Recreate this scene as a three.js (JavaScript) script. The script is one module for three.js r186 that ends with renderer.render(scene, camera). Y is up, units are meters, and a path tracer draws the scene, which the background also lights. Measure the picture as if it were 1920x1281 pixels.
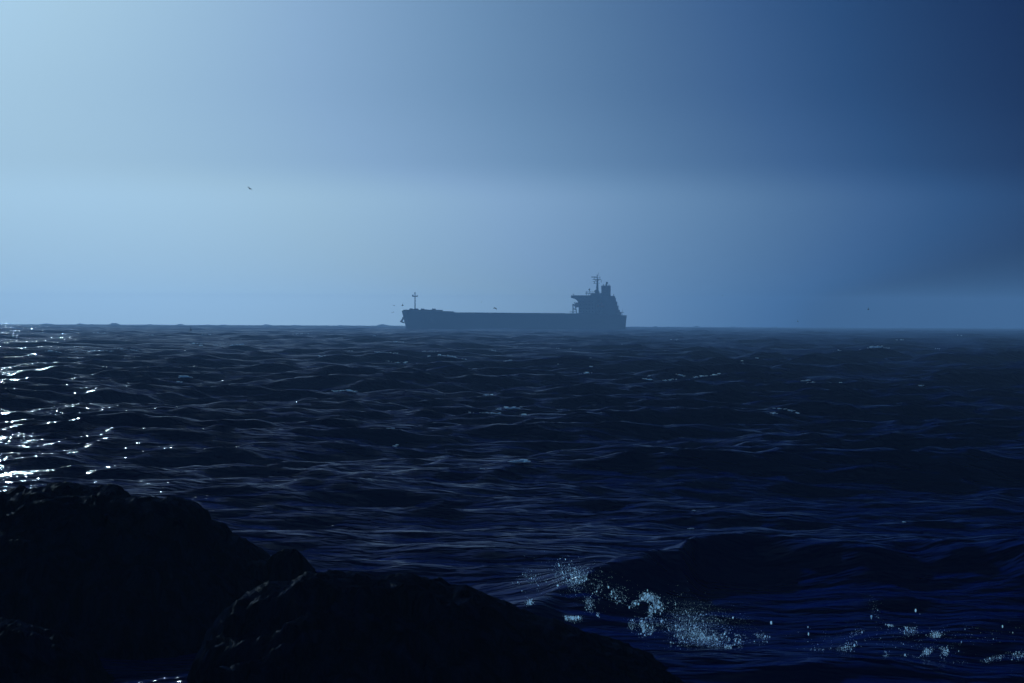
import * as THREE from 'three';
import { mergeGeometries } from 'three/addons/utils/BufferGeometryUtils.js';
import { MarchingCubes } from 'three/addons/objects/MarchingCubes.js';

// ---------------------------------------------------------------- camera, sky, sun, exposure
const scene = new THREE.Scene();
const D2R = Math.PI / 180, EYE = 5, PX = Math.tan(10 * D2R) / 960;      // 20 degrees across 1920 photo pixels
const camera = new THREE.PerspectiveCamera(2 * Math.atan(Math.tan(10 * D2R) * 1281 / 1920) / D2R, 1024 / 683, 0.5, 20000);
camera.position.set(0, EYE, 0);
camera.rotation.set(-Math.atan(35 * PX), 0, 0.0042, 'XYZ');
camera.updateMatrixWorld(true);

const SUN_AZ = -12.8, SUN_EL = 11;
const sunDir = new THREE.Vector3(Math.sin(SUN_AZ * D2R) * Math.cos(SUN_EL * D2R), Math.sin(SUN_EL * D2R), -Math.cos(SUN_AZ * D2R) * Math.cos(SUN_EL * D2R));
const lin = (c) => (c /= 255) <= 0.04045 ? c / 12.92 : Math.pow((c + 0.055) / 1.055, 2.4);
const TONES = [[0, 2, 14], [0, 8, 34], [2, 16, 52], [7, 28, 70], [18, 42, 85], [38, 72, 118], [58, 92, 138], [85, 120, 160], [112, 148, 185], [142, 177, 212], [160, 196, 224], [172, 208, 232], [205, 232, 246]].map((t) => t.map(lin));
function toned(g) {
  if (g > 0.62) return toned(0.62).map((q) => q * g / 0.62);
                                                     // blue monochrome: green level -> colour of the air at that brightness
  let k = 0; while (k < TONES.length - 2 && TONES[k + 1][1] < g) k++;
  const a = TONES[k], b = TONES[k + 1], f = Math.max(0, (g - a[1]) / (b[1] - a[1]));
  return [a[0] + (b[0] - a[0]) * f, g, a[2] + (b[2] - a[2]) * f];
}
const X_AXIS = new THREE.Vector3(1, 0, 0), SKY_TILT = -0.005;
const HAZE = 0.0003, HAZE_LIGHT = 0.185, FLOOR = 0.008;
const smooth = (a, b, x) => { x = Math.min(1, Math.max(0, (x - a) / (b - a))); return x * x * (3 - 2 * x); };
{
  const W = 4096, H = 2048, data = new Float32Array(W * H * 4);
  for (let j = 0; j < H; j++) {
    const lat = ((j + 0.5) / H - 0.5) * Math.PI;
    for (let i = 0; i < W; i++) {
      const lon = ((i + 0.5) / W - 0.5) * 2 * Math.PI;                  // u = atan2(z, x) / 2pi + 0.5
      const d = new THREE.Vector3(Math.cos(lat) * Math.cos(lon), Math.sin(lat), Math.cos(lat) * Math.sin(lon)).applyAxisAngle(X_AXIS, SKY_TILT);
      const el = Math.asin(d.y) / D2R, e = Math.max(el, 0.02);
      // a bank of haze lies over the sea up to about three degrees
      const v = e < 2.1 ? 0.94 + 0.06 * e / 2.1 : 1 - 0.42 * smooth(2.35, 3.25, e) - 0.3 * smooth(2.7, 4.8, e) - 0.28 * smooth(3.6, 7.5, e);
      const clear = Math.exp(-HAZE * Math.min(4540, 41 / Math.sin(e * D2R)));   // what the built haze over the sea lets through
      const th = Math.acos(Math.min(1, d.dot(sunDir))) / D2R, az = Math.atan2(d.x, -d.z) / D2R;
      const g = 0.006 + 0.72 * Math.exp(-0.0064 * th * th) + v * (0.02 + 0.205 * Math.exp(-Math.pow((az + 3) / 9.5, 2)));
      const w = (g - (1 - clear) * HAZE_LIGHT) / clear - FLOOR;
      const c = toned(lat < 0 ? 0.2 : FLOOR + 0.5 * (w + Math.hypot(w, 0.01))), o = (j * W + i) * 4;
      for (let q = 0; q < 3; q++) data[o + q] = c[q];
      data[o + 3] = 1;
    }
  }
  const sky = new THREE.DataTexture(data, W, H, THREE.RGBAFormat, THREE.FloatType);
  sky.mapping = THREE.EquirectangularReflectionMapping; sky.magFilter = sky.minFilter = THREE.LinearFilter; sky.needsUpdate = true;
  scene.backgroundRotation.set(SKY_TILT, 0, 0); scene.environmentRotation.set(SKY_TILT, 0, 0); scene.background = sky; scene.environment = sky;
}
const sun = new THREE.DirectionalLight(new THREE.Color(0.56, 0.82, 1.0), 4.6);
sun.position.copy(sunDir).multiplyScalar(3000); sun.target.position.set(0, 0, -60); scene.add(sun, sun.target);
sun.castShadow = true; sun.shadow.mapSize.set(4096, 4096);
Object.assign(sun.shadow.camera, { left: -300, right: 300, top: 300, bottom: -300, near: 10, far: 6000 });
scene.fog = new THREE.FogExp2(new THREE.Color(0.36, 0.62, 1.0), HAZE);
const renderer = new THREE.WebGLRenderer({ antialias: true });
renderer.toneMapping = THREE.LinearToneMapping; renderer.toneMappingExposure = 1;
renderer.shadowMap.enabled = true; renderer.setSize(1024, 683);

// ---------------------------------------------------------------- helpers
function rng(seed) { return () => { seed |= 0; seed = seed + 0x6D2B79F5 | 0; let t = Math.imul(seed ^ seed >>> 15, 1 | seed); t = t + Math.imul(t ^ t >>> 7, 61 | t) ^ t; return ((t ^ t >>> 14) >>> 0) / 4294967296; }; }
const ray = new THREE.Vector3();
function dirOf(px, py) { return ray.set((px - 960) * PX, (640.5 - py) * PX, -1).applyQuaternion(camera.quaternion).clone(); }
function at(px, py, dist) { const d = dirOf(px, py); return d.multiplyScalar(dist / -d.z).add(camera.position); }     // the point that far ahead
function onSea(px, py, y = 0) { const d = dirOf(px, py); return d.multiplyScalar((y - EYE) / d.y).add(camera.position); }
function hash3(x, y, z) { let h = Math.imul(x, 374761393) + Math.imul(y, 668265263) + Math.imul(z, 2147483647 ^ 0x5bd1e995) | 0; h = Math.imul(h ^ h >>> 13, 1274126177); return ((h ^ h >>> 16) >>> 0) / 4294967296; }
function noise(x, y, z) {
  const X = Math.floor(x), Y = Math.floor(y), Z = Math.floor(z); x -= X; y -= Y; z -= Z;
  const u = x * x * (3 - 2 * x), v = y * y * (3 - 2 * y), w = z * z * (3 - 2 * z), L = (a, b, t) => a + (b - a) * t;
  return L(L(L(hash3(X, Y, Z), hash3(X + 1, Y, Z), u), L(hash3(X, Y + 1, Z), hash3(X + 1, Y + 1, Z), u), v), L(L(hash3(X, Y, Z + 1), hash3(X + 1, Y, Z + 1), u), L(hash3(X, Y + 1, Z + 1), hash3(X + 1, Y + 1, Z + 1), u), v), w) * 2 - 1;
}
function fbm(x, y, z, n = 4) { let s = 0, a = 0.5; for (let k = 0; k < n; k++) { s += a * noise(x, y, z); x = x * 2.03 + 11.3; y = y * 2.03 + 3.1; z = z * 2.03 + 7.7; a *= 0.5; } return s; }
const names = {};
const numbered = (n) => { const k = names[n] = (names[n] ?? -1) + 1; return k ? `${n}_${String(k).padStart(3, '0')}` : n; };
function shade(o) { o.castShadow = o.receiveShadow = true; return o; }
function top(o, name, data) { o.name = numbered(name); o.userData = data; scene.add(o); return o; }
function part(name, geos, mat, parent) {
  const g = Array.isArray(geos) ? mergeGeometries(geos.map((q) => { const w = q.index ? q.toNonIndexed() : q; w.deleteAttribute('uv'); return w; })) : geos;
  const m = shade(new THREE.Mesh(g, mat)); m.name = name; parent.add(m); return m;
}

// ---------------------------------------------------------------- sea
const waves = [];
{
  const R = rng(7), WIND = Math.atan2(0.30, 0.95);                      // waves run towards the shore, a little from the left
  for (let k = 0; k < 78; k++) {
    const f = k / 77, L = 46 * Math.pow(0.9 / 46, f) * (0.93 + 0.14 * R());
    const spread = (0.36 + 0.75 * f) * (R() + R() + R() - 1.5) * 1.5;
    const a = WIND + spread, K = 2 * Math.PI / L;
    let amp = 0.0062 * L * (0.6 + 0.8 * R());
    if (L > 26) amp *= Math.pow(26 / L, 1.5); if (L < 9) amp *= 1.7;
    waves.push({ kx: Math.sin(a) * K, kz: Math.cos(a) * K, K, L, amp, ph: R() * 6.2832, sx: Math.sin(a), sz: Math.cos(a) });
  }
}
const ridges = [];                                                      // single crests that the photograph shows
// pts: photo pixels along the crest, y: crest height, front / back: widths of its two sides
function ridge(pts, y, front, back, calm = 0) {
  const p = pts.map(([px, py]) => onSea(px, py, y)).sort((a, b) => a.x - b.x);
  ridges.push({ p, y, front, back, calm, x0: p[0].x, x1: p[p.length - 1].x, z0: Math.min(...p.map((q) => q.z)) - 4 * back, z1: Math.max(...p.map((q) => q.z)) + 4 * front });
}
ridge([[985, 1040], [1060, 1030], [1180, 1014], [1260, 1003], [1305, 990], [1400, 985], [1500, 989], [1620, 994], [1700, 990], [1800, 996], [1920, 1003], [2150, 1010], [2500, 1025]], 1.0, 2.2, 4.5, 0.3);
function ridgeAt(x, z) {
  let y = 0, calm = 1;
  for (const r of ridges) {
    if (z < r.z0 || z > r.z1) continue;
    const ext = (r.x1 - r.x0) * 0.25; if (x < r.x0 - ext || x > r.x1 + ext) continue;
    let k = 0; while (k < r.p.length - 2 && r.p[k + 1].x < x) k++;
    const a = r.p[k], b = r.p[k + 1], f = Math.min(1, Math.max(0, (x - a.x) / (b.x - a.x)));
    const zc = a.z + (b.z - a.z) * f * f * (3 - 2 * f);
    const d = z - zc, w = smooth(r.x0 - ext, r.x0 + ext, x) * (1 - smooth(r.x1 - ext, r.x1 + ext, x));
    const s = d > 0 ? Math.exp(-Math.pow(d / r.front, 1.6)) : Math.exp(-Math.pow(-d / r.back, 1.35));
    y += r.y * w * s * (1 + 0.45 * fbm(x * 2 / r.back, 0, z / r.back, 3));
    if (r.calm) calm *= 1 - r.calm * w * Math.exp(-d * d / (r.back * r.back * 2.2));
    else calm *= 1 - 0.15 * w * s;
  }
  return [y, calm];
}
const tmp = new Float64Array(3);
function seaPoint(x, z, dr, out = tmp) {
  const r = Math.hypot(x, z), shoal = 0.45 + 0.55 * smooth(45, 160, r), grp = 0.8 + 0.5 * fbm(x * 0.011 + 5, 0.3, z * 0.006, 2);
  const [ry, calm] = ridgeAt(x, z), S = shoal * grp * calm * (1 + 0.8 * smooth(1500, 3500, r));
  let dx = 0, dy = 0, dz = 0;
  for (const w of waves) {
    const q = w.L / (dr * 2.2); if (q < 1) continue;
    const fade = q < 2 ? q - 1 : 1, t = w.kx * x + w.kz * z - w.ph, A = w.amp * fade, c = Math.cos(t), s = Math.sin(t);
    dy += A * c; dx -= 0.85 * A * w.sx * s; dz -= 0.85 * A * w.sz * s;
  }
  out[0] = x + dx * S; out[1] = dy * S + ry; out[2] = z + dz * S; return out;
}
{
  const angles = [], FIN = 580, HALF = 11.6;
  for (let k = 0; k <= FIN; k++) angles.push(-HALF + 2 * HALF * k / FIN);
  let step = 0.06, a = HALF; const side = [];
  while (a < 180) { step = Math.min(9, step * 1.25); a += step; if (a < 179) side.push(a); }
  const all = [...side.map((q) => -q).reverse(), ...angles, ...side, 180];
  const radii = [0.5, 6, 12, 18, 24, 28, 31]; let r = 33, step0 = 0.0029;
  while (r < 4100) { radii.push(r); r *= 1 + step0 * 1; }
  const C = all.length, Rn = radii.length, pos = new Float32Array(C * Rn * 3), uv = new Float32Array(C * Rn * 2), idx = new Uint32Array(C * (Rn - 1) * 6);
  let o = 0;
  for (let j = 0; j < Rn; j++) {
    const dr = Math.max(radii[Math.min(j + 1, Rn - 1)] - radii[j], 0.12);
    for (let i = 0; i < C; i++) {
      const an = all[i] * D2R, x = Math.sin(an) * radii[j], z = -Math.cos(an) * radii[j], n = j * C + i;
      const local = Math.max(dr, Math.abs(all[i]) > HALF + 1 ? radii[j] * 0.06 : 0);
      const p = seaPoint(x, z, local);
      pos[n * 3] = p[0]; pos[n * 3 + 1] = p[1]; pos[n * 3 + 2] = p[2]; uv[n * 2] = p[0]; uv[n * 2 + 1] = -p[2];
      if (j < Rn - 1) {
        const i2 = (i + 1) % C, A = n, B = j * C + i2, Cc = A + C, Dd = B + C;
        idx[o++] = A; idx[o++] = B; idx[o++] = Cc; idx[o++] = B; idx[o++] = Dd; idx[o++] = Cc;
      }
    }
  }
  const g = new THREE.BufferGeometry();
  g.setAttribute('position', new THREE.BufferAttribute(pos, 3)); g.setAttribute('uv', new THREE.BufferAttribute(uv, 2)); g.setIndex(new THREE.BufferAttribute(idx, 1));
  g.computeVertexNormals();
  // ripples: a sum of short waves that fits the tile
  const N = 1024, R = rng(91), hgt = new Float32Array(N * N), list = [];
  for (let k = 0; k < 150; k++) {
    const m = 3 * Math.pow(14, R()), an = (R() + R() + R() - 1.5) * 1.1 + 0.3;
    const u = Math.round(m * Math.sin(an)), v = Math.round(m * Math.cos(an)); if (!u && !v) continue;
    list.push([u, v, R() * 6.2832, Math.pow(Math.hypot(u, v), -0.95)]);
  }
  for (const [u, v, ph, A] of list) {
    const cx = new Float32Array(N), sx = new Float32Array(N);
    for (let i = 0; i < N; i++) { const t = 2 * Math.PI * u * i / N + ph; cx[i] = Math.cos(t) * A; sx[i] = Math.sin(t) * A; }
    for (let j = 0; j < N; j++) { const t = 2 * Math.PI * v * j / N, c = Math.cos(t), s = Math.sin(t); for (let i = 0; i < N; i++) hgt[j * N + i] += cx[i] * c - sx[i] * s; }
  }
  const d = new Float32Array(N * N * 4); let rms = 0;
  const slope = (i, j) => [hgt[j * N + (i + 1) % N] - hgt[j * N + (i + N - 1) % N], hgt[((j + 1) % N) * N + i] - hgt[((j + N - 1) % N) * N + i]];
  for (let j = 0; j < N; j += 4) for (let i = 0; i < N; i += 4) { const [p, q] = slope(i, j); rms += p * p + q * q; }
  rms = Math.sqrt(rms / (N * N / 16));
  for (let j = 0; j < N; j++) for (let i = 0; i < N; i++) {
    const [p, q] = slope(i, j), k = 0.3 / rms, l = 1 / Math.hypot(p * k, q * k, 1), o4 = (j * N + i) * 4;
    d[o4] = 0.5 - 0.5 * p * k * l; d[o4 + 1] = 0.5 - 0.5 * q * k * l; d[o4 + 2] = 0.5 + 0.5 * l; d[o4 + 3] = 1;
  }
  const ripples = new THREE.DataTexture(d, N, N, THREE.RGBAFormat, THREE.FloatType);
  ripples.wrapS = ripples.wrapT = THREE.RepeatWrapping; ripples.magFilter = THREE.LinearFilter; ripples.repeat.set(1 / 5.7, 1 / 5.7); ripples.needsUpdate = true;
  const water = new THREE.MeshPhysicalMaterial({ color: new THREE.Color().setRGB(0.0003, 0.007, 0.07), roughness: 0.085, ior: 1.33, specularIntensity: 0.0008, normalMap: ripples });
  water.name = 'sea_water';
  top(shade(new THREE.Mesh(g, water)), 'sea', { kind: 'structure', label: 'dark navy sea with wind waves reaching to the horizon', category: 'sea' });
}

// ---------------------------------------------------------------- rocks on the shore
const rockMat = (() => {
  const N = 512, d = new Uint8Array(N * N * 4), b = new Uint8Array(N * N * 4);
  for (let j = 0; j < N; j++) for (let i = 0; i < N; i++) {
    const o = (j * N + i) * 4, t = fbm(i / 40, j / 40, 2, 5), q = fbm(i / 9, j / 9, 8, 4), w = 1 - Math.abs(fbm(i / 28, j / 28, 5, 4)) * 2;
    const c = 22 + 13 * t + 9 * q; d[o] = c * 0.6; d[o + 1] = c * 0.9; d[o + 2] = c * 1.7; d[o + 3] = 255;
    b[o] = b[o + 1] = b[o + 2] = Math.max(0, Math.min(255, 120 + 90 * q + 60 * w)); b[o + 3] = 255;
  }
  const mk = (a, srgb) => { const t = new THREE.DataTexture(a, N, N); t.wrapS = t.wrapT = THREE.MirroredRepeatWrapping; t.magFilter = THREE.LinearFilter; t.repeat.set(0.5, 0.5); if (srgb) t.colorSpace = THREE.SRGBColorSpace; t.needsUpdate = true; return t; };
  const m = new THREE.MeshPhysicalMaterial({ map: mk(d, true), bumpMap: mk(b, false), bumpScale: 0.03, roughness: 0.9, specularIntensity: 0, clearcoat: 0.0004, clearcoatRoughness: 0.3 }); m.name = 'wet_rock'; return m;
})();
// sil: photo pixels along the ridge line of the rock; front and back: how far it reaches towards and away from the viewer
function rock(sil, dist, front, back, seed, data, rough = 1) {
  const P = sil.map(([px, py]) => at(px, py, dist)), NX = 260, NZ = 90;
  const x0 = P[0].x, x1 = P[P.length - 1].x, pos = [], uv = [], idx = [];
  for (let j = 0; j <= NZ; j++) for (let i = 0; i <= NX; i++) {
    const x = x0 + (x1 - x0) * i / NX, t = j / NZ * 2 - 1;              // t = -1 front foot, 0 ridge, 1 back foot
    let k = 0; while (k < P.length - 2 && P[k + 1].x < x) k++;
    const f = (x - P[k].x) / (P[k + 1].x - P[k].x), h = P[k].y + (P[k + 1].y - P[k].y) * f + 1.2;
    const bend = 0.5 * fbm(x * 0.5, seed, 3, 3);
    const z = -dist + (t < 0 ? -t * front : -t * back) + bend * Math.min(1, front / 4);
    const s = t < 0 ? Math.pow(1 - Math.pow(-t, 2.1), 0.7) : Math.pow(1 - Math.pow(t, 1.5), 0.8);
    let y = -1.2 + h * s;
    const off = Math.min(1, Math.abs(t) * 4), crag = 1 - 2 * Math.abs(fbm(x * 0.8 + seed, y * 0.8, z * 0.8, 5));
    y += rough * (off * 0.30 * crag * s - off * 0.16 + 0.07 * fbm(x * 3.2, seed, z * 3.2, 4) + 0.05 * (1 - 2 * Math.abs(fbm(x * 7, seed + 4, z * 7, 3))) - 0.035);
    const dx = rough * 0.22 * off * fbm(x * 1.4, y * 1.4 + 9, z * 1.4 + seed, 4), dz = rough * 0.4 * off * fbm(x * 1.1 + 4, y * 1.1, z * 1.1 + seed, 4);
    pos.push(x + dx, y, z + dz); uv.push(x, z + y);
    if (i < NX && j < NZ) { const a = j * (NX + 1) + i, c = a + NX + 1; idx.push(a, a + 1, c, a + 1, c + 1, c); }
  }
  const g = new THREE.BufferGeometry(); g.setAttribute('position', new THREE.Float32BufferAttribute(pos, 3)); g.setAttribute('uv', new THREE.Float32BufferAttribute(uv, 2)); g.setIndex(idx); g.computeVertexNormals();
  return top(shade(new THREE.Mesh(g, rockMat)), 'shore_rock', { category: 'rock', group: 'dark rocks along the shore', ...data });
}
rock([[-260, 960], [-120, 935], [0, 925], [20, 918], [45, 912], [62, 922], [75, 914], [100, 908], [130, 904], [150, 910], [180, 913], [215, 911], [228, 916], [234, 929], [260, 931], [285, 930], [292, 936], [330, 934], [365, 945], [381, 955], [389, 974], [415, 985], [425, 994], [432, 1006], [450, 1010], [475, 1030], [495, 1043], [525, 1062], [580, 1110], [640, 1170]], 50, 10, 5, 3,
  { label: 'tall dark jagged rock mass filling the lower left corner' });
rock([[500, 1062], [512, 1042], [522, 1037], [532, 1030], [555, 1031], [568, 1043], [578, 1055], [590, 1068], [606, 1096]], 47, 1.4, 1.2, 17,
  { label: 'small rounded knob of rock at the right foot of the tall left rock' }, 0.6);
rock([[370, 1300], [400, 1190], [425, 1150], [450, 1118], [470, 1106], [500, 1096], [545, 1089], [562, 1080], [572, 1072], [600, 1071], [650, 1073], [680, 1070], [725, 1077], [765, 1075], [800, 1085], [845, 1100], [870, 1099], [910, 1112], [950, 1131], [975, 1146], [1040, 1161], [1100, 1185], [1180, 1215], [1260, 1260], [1330, 1330]], 40, 7, 4, 29,
  { label: 'broad black hump of rock in the bottom centre beside the splash' });
rock([[-200, 1120], [-60, 1150], [40, 1165], [110, 1190], [160, 1225], [200, 1270], [230, 1320]], 38, 6, 2.5, 67,
  { label: 'near black rock in the bottom left corner in front of tall rock' });

// ---------------------------------------------------------------- foam and spray
const glob = new THREE.IcosahedronGeometry(1, 1);
const foamMat = new THREE.MeshPhysicalMaterial({ color: new THREE.Color(0.72, 0.87, 0.97), roughness: 1, transmission: 0.85, thickness: 0, ior: 1.33 }); foamMat.name = 'foam';
function cloudOf(list, name, data) {
  const m = shade(new THREE.InstancedMesh(glob, foamMat, list.length)), M = new THREE.Matrix4(), Q = new THREE.Quaternion(), S = new THREE.Vector3();
  list.forEach(([p, sx, sy, sz], k) => m.setMatrixAt(k, M.compose(p, Q, S.set(sx, sy, sz))));
  return top(m, name, { kind: 'stuff', ...data });
}
{
  const R = rng(5), list = [];
  const gauss = () => (R() + R() + R() + R() - 2) * 1.2;
  // broken crests: photo pixel paths, number of globs, size in photo pixels
  const crest = (pts, n, size, gap = 0.5) => {
    for (let k = 0; k < n; k++) {
      const f = R() * (pts.length - 1), i = Math.floor(f), t = f - i;
      if (fbm(f * 3.1 + pts[0][0], pts[0][1], 1, 2) < gap - 0.5) continue;
      const px = pts[i][0] + (pts[i + 1][0] - pts[i][0]) * t, py = pts[i][1] + (pts[i + 1][1] - pts[i][1]) * t;
      const line = dirOf(px, py), tan = line.y / -line.z, c = onSea(px, py, 0); let best = null;
      for (let q = 0.6; q <= 1.25 && !best; q += 0.004) {               // the first bit of sea on that line of sight
        const s = seaPoint(c.x * q, c.z * q, -c.z * q * 0.003);
        if ((s[1] - EYE) / -s[2] < tan) continue;
        best = [s[0], s[1], s[2]];
        for (let u = q + 0.002; u < q + 0.09; u += 0.002) { const n = seaPoint(c.x * u, c.z * u, -c.z * u * 0.003); if (n[1] < best[1] - 0.05) break; if (n[1] > best[1]) best = [n[0], n[1], n[2]]; }   // up to its crest
      }
      if (!best) continue;
      const D = -best[2], u = 1.35 * size * PX * D * (0.2 + 0.8 * R() * R());
      list.push([new THREE.Vector3(best[0] + gauss() * u * 3, best[1] + u * (0.5 + 1.2 * R()), best[2] + gauss() * u), u * (1 + 2 * R()), u * (0.3 + 0.25 * R()), u * (0.7 + R())]);
    }
  };
  crest([[703, 675], [712, 674], [725, 677], [745, 681], [762, 682], [790, 678], [806, 672], [830, 673], [845, 675], [862, 674], [880, 676]], 260, 1.2, 0.42);
  crest([[1211, 716], [1218, 714], [1226, 713], [1238, 717], [1255, 714], [1263, 713]], 110, 1.5, 0.4);
  crest([[1281, 711], [1291, 707], [1301, 711], [1320, 710], [1340, 709]], 110, 1.5, 0.42);
  crest([[1560, 669], [1582, 667], [1612, 666], [1630, 667]], 40, 1.0); crest([[1636, 666], [1645, 665], [1652, 669]], 70, 1.6, 0.3); crest([[1655, 670], [1680, 669]], 20, 1.2);
  crest([[845, 780], [875, 780], [905, 778], [930, 777]], 60, 1.1); crest([[920, 776], [932, 777], [945, 777]], 50, 1.5, 0.35); crest([[960, 776], [968, 775], [975, 780]], 80, 2.2, 0.2);
  crest([[625, 739], [640, 737], [655, 734], [664, 738]], 90, 1.5, 0.35);
  crest([[958, 879], [966, 881], [976, 886]], 110, 2.6, 0.1); crest([[900, 897], [930, 888], [948, 882]], 60, 1.0, 0.55);
  crest([[1462, 795], [1470, 793], [1488, 788], [1502, 787], [1514, 790]], 90, 1.5, 0.4);
  crest([[1500, 720], [1508, 718], [1518, 721], [1529, 728]], 70, 1.5, 0.4); crest([[1578, 719], [1593, 716]], 24, 1.5);
  crest([[910, 750], [912, 753]], 25, 1.8, 0); crest([[745, 834], [752, 838]], 40, 2, 0.2); crest([[1730, 727], [1734, 728]], 14, 1.6, 0);
  crest([[1045, 690], [1060, 688]], 25, 1.2); crest([[1088, 708], [1106, 705]], 36, 1.4); crest([[1105, 690], [1112, 689]], 16, 1.2); crest([[1410, 680], [1425, 678]], 30, 1.2); crest([[1385, 677], [1398, 682]], 14, 1.1);
  crest([[1134, 632], [1148, 631]], 30, 1.0); crest([[1162, 648], [1176, 649]], 26, 1.1); crest([[1252, 637], [1270, 639]], 30, 1.1); crest([[1046, 655], [1072, 657]], 24, 1.1); crest([[1800, 631], [1806, 630]], 16, 1.1); crest([[1684, 641], [1694, 641]], 16, 1.0); crest([[1755, 655], [1760, 656]], 10, 1.1);
  crest([[548, 628], [580, 627]], 40, 1.0); crest([[700, 634], [705, 634]], 16, 1.2); crest([[735, 645], [760, 644]], 20, 1.0); crest([[595, 676], [606, 674]], 30, 1.3); crest([[655, 660], [664, 661]], 16, 1.1); crest([[920, 664], [938, 663]], 24, 1.2); crest([[940, 682], [955, 681]], 26, 1.3); crest([[790, 665], [830, 666]], 26, 1.0);
  crest([[88, 663], [95, 662], [125, 662], [150, 661], [182, 660], [208, 660], [230, 659], [248, 657], [260, 661]], 200, 1.3, 0.45);
  crest([[355, 646], [372, 646], [378, 649]], 50, 1.2, 0.3); crest([[400, 648], [432, 650], [445, 655], [462, 658]], 90, 1.3, 0.45);
  crest([[340, 718], [348, 714], [358, 718]], 90, 2.2, 0.1); crest([[36, 630], [50, 628]], 30, 1.1); crest([[168, 628], [200, 626]], 30, 1.1); crest([[275, 631], [295, 631]], 24, 1.1); crest([[380, 629], [395, 629]], 20, 1.0);
  crest([[1290, 996], [1298, 991], [1306, 988]], 40, 1.4, 0.4); crest([[1688, 984], [1689, 987]], 8, 1.5, 0);
  cloudOf(list, 'whitecap_foam', { label: 'scattered white foam on the crests of the open sea waves', category: 'foam' });
}
{
  const R = rng(77), list = [], gauss = () => (R() + R() + R() + R() - 2) * 0.87;
  const put = (px, py, dist, r) => { const p = at(px, py, dist), u = r * PX * dist; list.push([p, u * (0.7 + 0.5 * R()), u * (0.8 + 1.3 * R()), u * (0.7 + 0.5 * R())]); };
  // sheets of spray: centre, half sizes in photo pixels, distance, count, largest drop in photo pixels, tilt
  const burst = (cx, cy, ax, ay, dist, n, size, tilt = 0, clump = 0) => {
    for (let k = 0; k < n * 1.5; k++) {
      const a = gauss(), b = gauss(), px = cx + a * ax - b * ay * tilt, py = cy + b * ay + a * ax * tilt;
      if (clump && fbm(px * clump, py * clump, cx, 3) + 0.35 * (R() - 0.5) < 0.06) continue;
      const big = R();
      put(px, py, dist + gauss() * 0.7, size * (0.08 + 0.22 * R() * R() + (big > 0.965 ? 0.2 + 0.4 * R() : 0)));
    }
  };
  burst(1085, 1085, 42, 20, 45.5, 900, 2.0, 0.25, 0.06);
  burst(1085, 1066, 40, 16, 45.6, 420, 1.8, 0.1, 0.04);
  burst(1090, 1090, 75, 36, 45.2, 420, 1.3, 0.3); burst(1290, 1165, 95, 46, 44, 500, 1.3, 0.3);
  burst(1140, 1108, 30, 14, 45.3, 350, 2.0, 0.5, 0.06);
  burst(990, 1090, 26, 30, 45.0, 260, 1.6, 0.3, 0.07);
  burst(993, 1130, 7, 5, 44.6, 70, 2.8, -0.6); burst(1076, 1158, 15, 3, 44.4, 110, 2.8, 0); burst(1075, 1162, 16, 5, 44.4, 90, 2.0, 0);
  burst(1105, 1132, 8, 14, 44.6, 120, 2.4, -0.2); burst(1121, 1154, 4, 4, 44.4, 16, 3);
  burst(1165, 1128, 10, 5, 44.8, 24, 2.6); burst(1190, 1132, 12, 5, 44.7, 60, 2.4, -0.4);
  burst(1216, 1120, 16, 8, 44.6, 420, 2.2, 0.2); burst(1232, 1136, 10, 10, 44.6, 160, 2.4, 0.6); burst(1220, 1150, 5, 12, 44.5, 90, 2.6);
  burst(1205, 1172, 8, 12, 44.3, 140, 2.4); burst(1185, 1172, 10, 10, 44.3, 70, 2.0);
  burst(1240, 1190, 42, 26, 43.8, 1500, 2.0, 0.15, 0.05); burst(1300, 1175, 55, 30, 44.2, 2400, 1.1, 0.45);
  burst(1320, 1195, 50, 20, 43.6, 1300, 1.9, 0.2, 0.05); burst(1365, 1205, 30, 18, 43.3, 700, 2.1, 0.0, 0.06); burst(1362, 1222, 5, 12, 43, 70, 2.2);
  burst(1425, 1197, 26, 9, 43.2, 320, 2.0, -0.3, 0.08); burst(1350, 1160, 70, 22, 44.6, 600, 0.8, 0.35);
  burst(1560, 1218, 60, 6, 42.8, 260, 2.0, -0.1, 0.05); burst(1590, 1214, 14, 10, 42.6, 60, 2.6, -0.7);
  burst(1735, 1225, 38, 8, 42.3, 420, 2.2, -0.25, 0.05); burst(1772, 1223, 9, 9, 42.2, 80, 2.6, 0.2);
  burst(1755, 1190, 12, 6, 44, 130, 2.4); burst(1705, 1184, 14, 10, 44.2, 110, 1.9); burst(1668, 1173, 8, 2, 44.6, 40, 2.4, 0.15);
  burst(1808, 1250, 34, 9, 41.6, 160, 1.9, 0.15, 0.06); burst(1865, 1235, 22, 5, 42, 110, 2.0, -0.3); burst(1915, 1230, 20, 9, 42, 110, 1.9); burst(1605, 1188, 16, 5, 44, 26, 2.2, -0.5);
  burst(1662, 1236, 5, 14, 42, 60, 2.2); burst(1700, 1200, 230, 34, 43.4, 260, 1.5, -0.03); burst(1640, 1140, 14, 26, 45, 50, 1.2);
  for (const [px, py] of [[1634, 1156], [1634, 1158], [1717, 1145], [1515, 1176], [1516, 1189], [1446, 1168], [1634, 1260], [1668, 1251], [1880, 1175], [1773, 1277]]) put(px, py, 43.5, 1.7);
  cloudOf(list, 'splash_spray', { label: 'glittering spray of the wave breaking against the dark foreground rocks', category: 'spray' });
}

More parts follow.
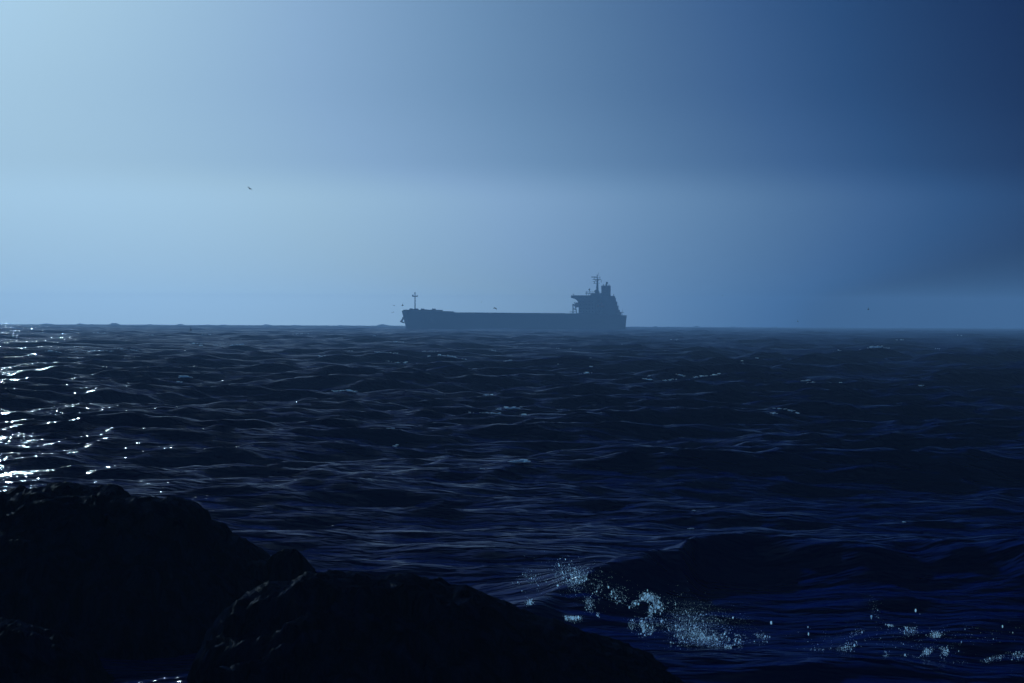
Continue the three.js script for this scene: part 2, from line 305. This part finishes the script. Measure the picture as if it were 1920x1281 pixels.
// ---------------------------------------------------------------- the ship
{
  const S = 2287 * PX, origin = onSea(1148.4, 617.6); origin.multiplyScalar(2287 / -origin.z); origin.y = 0;
  const ship = new THREE.Group(); ship.position.copy(origin); ship.rotation.y = 225 * D2R; ship.scale.x = 0.955;        // bow to the left and towards the shore
  top(ship, 'cargo_ship', { label: 'long cargo ship in haze with bridge and funnel at its stern', category: 'ship' });
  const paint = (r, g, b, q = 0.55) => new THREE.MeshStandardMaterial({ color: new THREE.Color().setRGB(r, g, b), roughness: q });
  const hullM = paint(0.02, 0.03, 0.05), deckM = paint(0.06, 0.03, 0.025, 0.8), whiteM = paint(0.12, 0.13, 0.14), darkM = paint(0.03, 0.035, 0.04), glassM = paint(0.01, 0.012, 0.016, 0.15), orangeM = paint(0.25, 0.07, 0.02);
  const box = (x0, x1, y0, y1, z0, z1) => new THREE.BoxGeometry(x1 - x0, y1 - y0, z1 - z0).translate((x0 + x1) / 2, (y0 + y1) / 2, (z0 + z1) / 2);
  const rod = (a, b, r, r2 = r) => { const A = new THREE.Vector3(...a), B = new THREE.Vector3(...b), d = B.clone().sub(A); return new THREE.CylinderGeometry(r2, r, d.length(), 10).applyQuaternion(new THREE.Quaternion().setFromUnitVectors(new THREE.Vector3(0, 1, 0), d.clone().normalize())).translate(...A.add(B).multiplyScalar(0.5).toArray()); };
  const ball = (x, y, z, r) => new THREE.SphereGeometry(r, 12, 8).translate(x, y, z);
  // hull: stations from the transom to the stem, each from keel to rail
  const LEN = 232, B = 17, NS = 90, NV = 16, pos = [], idx = [];
  const half = (x, v) => {                                              // v: 0 at the waterline, 1 at the rail
    const s = Math.min(1, Math.max(0, (LEN - 4 + 4 * v - x) / (34 - 8 * v))), bow = Math.sqrt(1 - Math.pow(1 - s, 2.2));
    const aft = 0.78 + 0.22 * smooth(0, 42, x) + 0.12 * v * (1 - smooth(0, 30, x));
    return Math.max(0.02, B * bow * Math.min(1, aft));
  };
  const rail = (x) => 11.3 + 0.9 * smooth(4, 16, x) + 1.1 * smooth(197, 199, x) + 0.7 * smooth(199, LEN, x);
  for (let i = 0; i <= NS; i++) {
    const x = i < NS - 24 ? LEN * 0.84 * i / (NS - 24) : LEN * (0.84 + 0.16 * (i - NS + 24) / 24);
    for (const side of [-1, 1]) for (let k = 0; k <= NV; k++) { const t = side < 0 ? k / NV : 1 - k / NV, y = -3 + (rail(x) + 3) * t, v = Math.max(0, y / rail(x)); pos.push(Math.min(x, LEN - 4 + 4 * v), y, side * half(Math.min(x, LEN - 4 + 4 * v - 0.01), v)); }
  }
  const ROW = 2 * (NV + 1);
  for (let i = 0; i < NS; i++) for (let k = 0; k < ROW; k++) { const a = i * ROW + k, b = i * ROW + (k + 1) % ROW; idx.push(a, b, a + ROW, b, b + ROW, a + ROW); }
  for (let k = 1; k < ROW - 1; k++) idx.push(0, k + 1, k);
  const hg = new THREE.BufferGeometry(); hg.setAttribute('position', new THREE.Float32BufferAttribute(pos, 3)); hg.setIndex(idx); hg.computeVertexNormals();
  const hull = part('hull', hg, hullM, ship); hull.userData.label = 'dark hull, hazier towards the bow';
  for (const s of [-1, 1]) part('anchor', [box(-0.5, 0.5, -2.2, 1.6, -0.5, 0.5), box(-0.6, 0.6, -2.6, -1.8, -1.9, 1.9).rotateX(0.5 * s), box(-0.3, 0.3, 0.6, 1.4, -1.0, 1.0)].map((g) => g.rotateX(-0.75 * s).translate(221.8, 7.4, s * 14.4)), darkM, hull);
  part('bulwark', [box(205, 224, 13.2, 14.4, -11.5, -11.1), box(205, 224, 13.2, 14.4, 11.1, 11.5)], hullM, hull);
  // hatches along the main deck, kept under the rail line
  for (let k = 0; k < 7; k++) { const x = 44 + k * 22; const h = part('hatch_cover', box(x, x + 17, 11.9, 12.45, -9, 9), deckM, ship); part('coaming', box(x + 0.6, x + 16.4, 11.4, 11.9, -8.4, 8.4), deckM, h); }
  for (const z of [-15.5, 15.5]) part('railing', [rod([40, 12.6, z], [196, 12.6, z], 0.05), ...Array.from({ length: 27 }, (_, k) => rod([40 + k * 6, 11.9, z], [40 + k * 6, 12.6, z], 0.04))], whiteM, ship);
  // foremast
  const fm = part('foremast', [rod([223, 13.8, 0], [223, 27.2, 0], 0.46, 0.32), box(221.8, 224.2, 13.6, 14.9, -2.2, 2.2), box(213, 217, 13.6, 14.6, -3.4, -1.6)], darkM, ship);
  part('yard', [box(222.7, 223.3, 23.9, 24.6, -2.6, 2.6), rod([223, 24.2, 2.3], [223, 25.5, 2.3], 0.42), rod([223, 24.2, -2.3], [223, 25.1, -2.3], 0.35)], darkM, fm);
  part('mast_light', [ball(223, 26.6, 0.3, 0.42)], darkM, fm);
  for (const [x, z] of [[224, 3], [224, -3], [211, 4], [208, -5]]) part('windlass', [rod([x, 14.4, z - 1.3], [x, 14.4, z + 1.3], 0.9), box(x - 1.2, x + 1.2, 13.2, 14.3, z - 1.4, z + 1.4)], darkM, ship);
  // accommodation block, one storey after another
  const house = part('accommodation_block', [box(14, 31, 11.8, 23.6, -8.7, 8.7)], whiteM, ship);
  for (let k = 0; k < 4; k++) {
    const y = 13.6 + k * 2.6;
    for (const z of [-6.4, -3.2, 0, 3.2, 6.4]) part('window', box(30.98, 31.05, y, y + 0.9, z - 0.45, z + 0.45), glassM, house);
    part('deck_edge', [box(13.6, 31.3, y - 1.15, y - 1.0, -9.3, 9.3)], whiteM, house);
  }
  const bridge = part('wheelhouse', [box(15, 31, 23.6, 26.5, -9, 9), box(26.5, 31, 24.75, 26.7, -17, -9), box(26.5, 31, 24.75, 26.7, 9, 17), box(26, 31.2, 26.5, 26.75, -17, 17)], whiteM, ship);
  for (const s of [-1, 1]) {                                            // curved brackets under the bridge wings
    const sh = new THREE.Shape(); sh.moveTo(8.7, 19.6); sh.lineTo(8.7, 24.75); sh.lineTo(16.6, 24.75); sh.quadraticCurveTo(10.1, 23.6, 9.4, 20.4); sh.closePath();
    const g = new THREE.ExtrudeGeometry(sh, { depth: 2.6, bevelEnabled: false, curveSegments: 10 }); g.rotateY(-Math.PI / 2);
    g.rotateY(s > 0 ? 0 : Math.PI); g.translate(s > 0 ? 30.4 : 27.8, 0, 0); part('wing_bracket', [g], whiteM, bridge);
    part('wing_lamp', [rod([29, 26.7, s * 16.2], [29, 27.7, s * 16.2], 0.16), ball(29, 27.7, s * 16.2, 0.45)], darkM, bridge);
  }
  for (let k = 0; k < 9; k++) part('window', box(30.98, 31.06, 24.9, 26.1, -8.4 + k * 1.9, -7.0 + k * 1.9), glassM, bridge);
  const monkey = part('upper_deck', [box(12, 27, 28.1, 28.5, -5, 5), box(13, 21, 26.5, 28.2, -4.4, 4.4), ...[[26.5, 4.4], [26.5, 0], [26.5, -4.4], [24, 4.4], [24, -4.4]].map(([x, z]) => rod([x, 26.4, z], [x, 28.2, z], 0.22))], whiteM, ship);
  part('railing', [rod([27, 29.5, -5], [27, 29.5, 5], 0.06), rod([12, 29.5, 5], [27, 29.5, 5], 0.06), rod([12, 29.5, -5], [27, 29.5, -5], 0.06), ...Array.from({ length: 6 }, (_, k) => rod([27, 28.4, -5 + 2 * k], [27, 29.5, -5 + 2 * k], 0.05)), ...Array.from({ length: 6 }, (_, k) => rod([12 + 3 * k, 28.4, 5], [12 + 3 * k, 29.5, 5], 0.05))], whiteM, monkey);
  for (const [x, z, h, r] of [[25, 2.6, 2.9, 0.6], [22, -1, 1.7, 0.6], [26.4, 4.2, 1.0, 0.35], [24, -3.5, 2.2, 0.25]]) part('dome_antenna', [rod([x, 28.4, z], [x, 28.4 + h, z], 0.22), ball(x, 28.5 + h, z, r * 1.35)], darkM, monkey);
  // radar mast
  const mast = part('radar_mast', [rod([18.4, 28.3, 0], [18.4, 39.2, 0], 1.25, 0.55), rod([19.6, 28.3, 0], [18.5, 35, 0], 0.35, 0.25), rod([18.4, 39.2, 0], [18.4, 43.2, 0], 0.4, 0.15), box(17, 20, 28.4, 30, -1.1, 1.1)], darkM, ship);
  part('platform', [box(17.2, 20.6, 39.1, 39.5, -3.1, 3.1), rod([18.4, 37.6, 0], [19.4, 39.2, 2.2], 0.2), rod([18.4, 37.6, 0], [18.4, 39.2, -2.2], 0.2)], darkM, mast);
  part('platform', [box(17.5, 20.4, 36.1, 36.4, -1.9, 2.4)], darkM, mast);
  part('radar_scanner', [box(18.9, 19.6, 40.9, 41.5, -0.6, 5.6), rod([19.2, 39.4, 2.6], [19.2, 41, 2.6], 0.3)], darkM, mast);
  part('radar_scanner', [box(19.5, 19.9, 37.6, 37.9, 0.4, 3.6), rod([19.7, 36.3, 2], [19.7, 37.7, 2], 0.28)], darkM, mast);
  part('yard', [rod([18.4, 40.6, -3.4], [18.4, 40.6, 2.2], 0.12), rod([18.4, 39.4, -2.6], [18.4, 41.8, -2.6], 0.12), rod([18.4, 36.8, -4.2], [18.4, 38.6, -4.2], 0.2), rod([18.4, 38.7, -4.2], [18.4, 39.3, -2.8], 0.08)], darkM, mast);
  part('antenna', [rod([18.1, 42, -0.6], [18.1, 45.2, -0.9], 0.12, 0.06), rod([18.1, 44, -1.6], [18.1, 44.2, -0.6], 0.1), ball(18.4, 42.6, 0.2, 0.5)], darkM, mast);
  // funnel and its casing, stepping down to the aft deck
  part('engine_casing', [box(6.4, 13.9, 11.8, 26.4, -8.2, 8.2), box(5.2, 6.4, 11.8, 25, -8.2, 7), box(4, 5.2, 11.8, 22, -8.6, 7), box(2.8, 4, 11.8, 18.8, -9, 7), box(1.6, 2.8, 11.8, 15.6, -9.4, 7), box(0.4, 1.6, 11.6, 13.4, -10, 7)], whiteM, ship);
  part('vent_lamp', [rod([7, 26.4, -7.2], [7, 27.4, -7.2], 0.14), ball(7, 27.3, -7.2, 0.5)], darkM, ship);
  const funnel = part('funnel', [box(5, 11, 26.3, 34.4, -2.35, 2.35), box(4.9, 11.1, 34.0, 34.45, -2.45, 2.45)], darkM, ship);
  part('exhaust_pipe', [rod([8, 34.4, 0], [7.2, 37.4, -0.4], 0.85)], darkM, funnel);
  for (const [x, z, h] of [[10, 1, 1.1], [9.4, -1.4, 0.9], [6.4, 0.8, 1.1], [5.8, -1.2, 1.0]]) part('exhaust_pipe', [rod([x, 34.4, z], [x, 34.4 + h, z], 0.45)], darkM, funnel);
  // gear beside the house
  for (const s of [-1, 1]) {
    const boat = new THREE.SphereGeometry(1, 16, 10).scale(4.2, 1.6, 1.6).translate(28, 18.9, s * 12.4);
    part('lifeboat', [boat, box(27, 29.5, 20.1, 21.2, s * 12.4 - 0.9, s * 12.4 + 0.9)], orangeM, ship);
    part('davit', [rod([31, 12, s * 10.6], [31, 21.4, s * 13], 0.4), rod([25, 12, s * 10.6], [25, 21, s * 13], 0.4)], whiteM, ship);
    const c = part('provision_crane', [rod([31.4, 12, s * 14.4], [31.4, 19, s * 14.4], 0.45), ball(31.4, 19.4, s * 14.4, 0.8), box(29, 33, 13.6, 14.0, s * 14.4 - 2.2, s * 14.4 + 2.2)], darkM, ship);
    part('crane_jib', [rod([31.4, 17, s * 14.4], [27.5, 14.6, s * 14], 0.22), rod([31.4, 15, s * 14.4], [28, 18, s * 13], 0.18)], darkM, c);
  }
  part('stern_flagstaff', [rod([1, 11.3, -11.4], [1, 16.5, -11.4], 0.14, 0.08), box(0.2, 2.4, 13.4, 13.8, -12.4, -10.4)], darkM, ship);
}

// ---------------------------------------------------------------- gulls
function gullShape(flap, fold) {                                         // wings bend up by flap, their outer half by fold
  const mc = new MarchingCubes(72, new THREE.MeshBasicMaterial(), false, false, 60000), n = 72, W = 0.75, Hh = 0.36, Dp = 0.34;
  mc.isolation = 0;
  const E = [Math.cos(flap) * 0.26, Math.sin(flap) * 0.26], T = [E[0] + Math.cos(fold) * 0.36, E[1] + Math.sin(fold) * 0.36];
  const cap = (p, a, b, ra, rb, flat) => { const d = [b[0] - a[0], b[1] - a[1], b[2] - a[2]], q = [p[0] - a[0], p[1] - a[1], p[2] - a[2]], t = Math.min(1, Math.max(0, (q[0] * d[0] + q[1] * d[1] + q[2] * d[2]) / (d[0] ** 2 + d[1] ** 2 + d[2] ** 2))); return Math.hypot(q[0] - t * d[0], (q[1] - t * d[1]) * flat, q[2] - t * d[2]) - (ra + (rb - ra) * t); };
  const smin = (a, b, k) => { const h = Math.max(0, k - Math.abs(a - b)) / k; return Math.min(a, b) - h * h * k / 4; };
  for (let z = 0; z < n; z++) for (let y = 0; y < n; y++) for (let x = 0; x < n; x++) {
    const p = [Math.abs((x / (n / 2) - 1) * W), (y / (n / 2) - 1) * Hh, (z / (n / 2) - 1) * Dp];
    let d = cap(p, [0, 0, 0.12], [0, 0.01, -0.12], 0.045, 0.06, 1);
    d = smin(d, cap(p, [0, 0.02, -0.18], [0, 0.03, -0.235], 0.045, 0.03, 1), 0.04);
    d = smin(d, cap(p, [0, 0.025, -0.25], [0, 0.02, -0.295], 0.014, 0.008, 1), 0.01);
    d = smin(d, cap(p, [0, 0, 0.14], [0, 0, 0.26], 0.035, 0.055, 3), 0.04);
    d = smin(d, cap(p, [0.02, 0.03, -0.03], [E[0], E[1] + 0.03, -0.07], 0.085, 0.075, 3.4), 0.04);
    d = smin(d, cap(p, [E[0], E[1] + 0.03, -0.07], [T[0], T[1] + 0.03, 0.03], 0.07, 0.02, 3.4), 0.02);
    mc.field[x + y * n + z * n * n] = -d;
  }
  mc.update();
  const c = mc.count, g = new THREE.BufferGeometry();
  g.setAttribute('position', new THREE.Float32BufferAttribute(Array.from(mc.positionArray.slice(0, c * 3)), 3));
  g.scale(W, Hh, Dp); g.computeVertexNormals(); return g;
}
{
  const plumage = new THREE.MeshStandardMaterial({ color: new THREE.Color().setRGB(0.02, 0.022, 0.025), roughness: 0.8 }); plumage.name = 'plumage';
  const shapes = [gullShape(0.35, -0.35), gullShape(0.1, -0.75), gullShape(0.7, 0.3)];
  const birds = [                                                        // photo pixel, distance, shape, turn, bank, pitch, label
    [468, 354, 400, 0, 2.5, -0.6, 0.1, 'large dark gull gliding alone high in the left sky'],
    [929, 578.5, 480, 1, 2.2, -0.35, 0.2, 'dark gull with bent wings just above the middle of the hull'],
    [755.5, 573, 560, 2, 0.7, 1.0, 0.3, 'gull near the foremast, nearest to the bow of the ship'],
    [738.5, 573.5, 800, 0, 2.8, -0.2, 0.1, 'faint gull left of the bow, the upper of the two leftmost there'],
    [737, 585.5, 800, 1, 2.6, 0.2, 0.1, 'faint gull left of the bow, the lower of the two leftmost there'],
    [1629, 580.5, 620, 2, 0.8, 1.0, 0.2, 'lone dark gull over the horizon far right of the ship'],
    [1495.5, 603, 850, 2, -0.7, -1.0, 0.2, 'tiny gull low over the horizon right of the ship'],
    [1355, 555, 1300, 0, 2.4, -0.3, 0.1, 'tiniest gull in the sky between the funnel and the right gulls'],
    [903, 566.5, 1300, 0, 2.0, 0.3, 0.1, 'very faint tiny gull above the middle of the hull'],
    [358.5, 619.5, 420, 2, 0.6, 1.2, 0.3, 'small dark gull skimming the waves at the left horizon'],
  ];
  for (const [px, py, dist, s, turn, bank, pitch, label] of birds) {
    const b = shade(new THREE.Mesh(shapes[s], plumage)); b.position.copy(at(px, py, dist)); b.rotation.set(pitch, turn, bank, 'ZYX');
    top(b, 'seagull', { label, category: 'gull', group: 'gulls flying over the sea' });
  }
}
renderer.render(scene, camera);
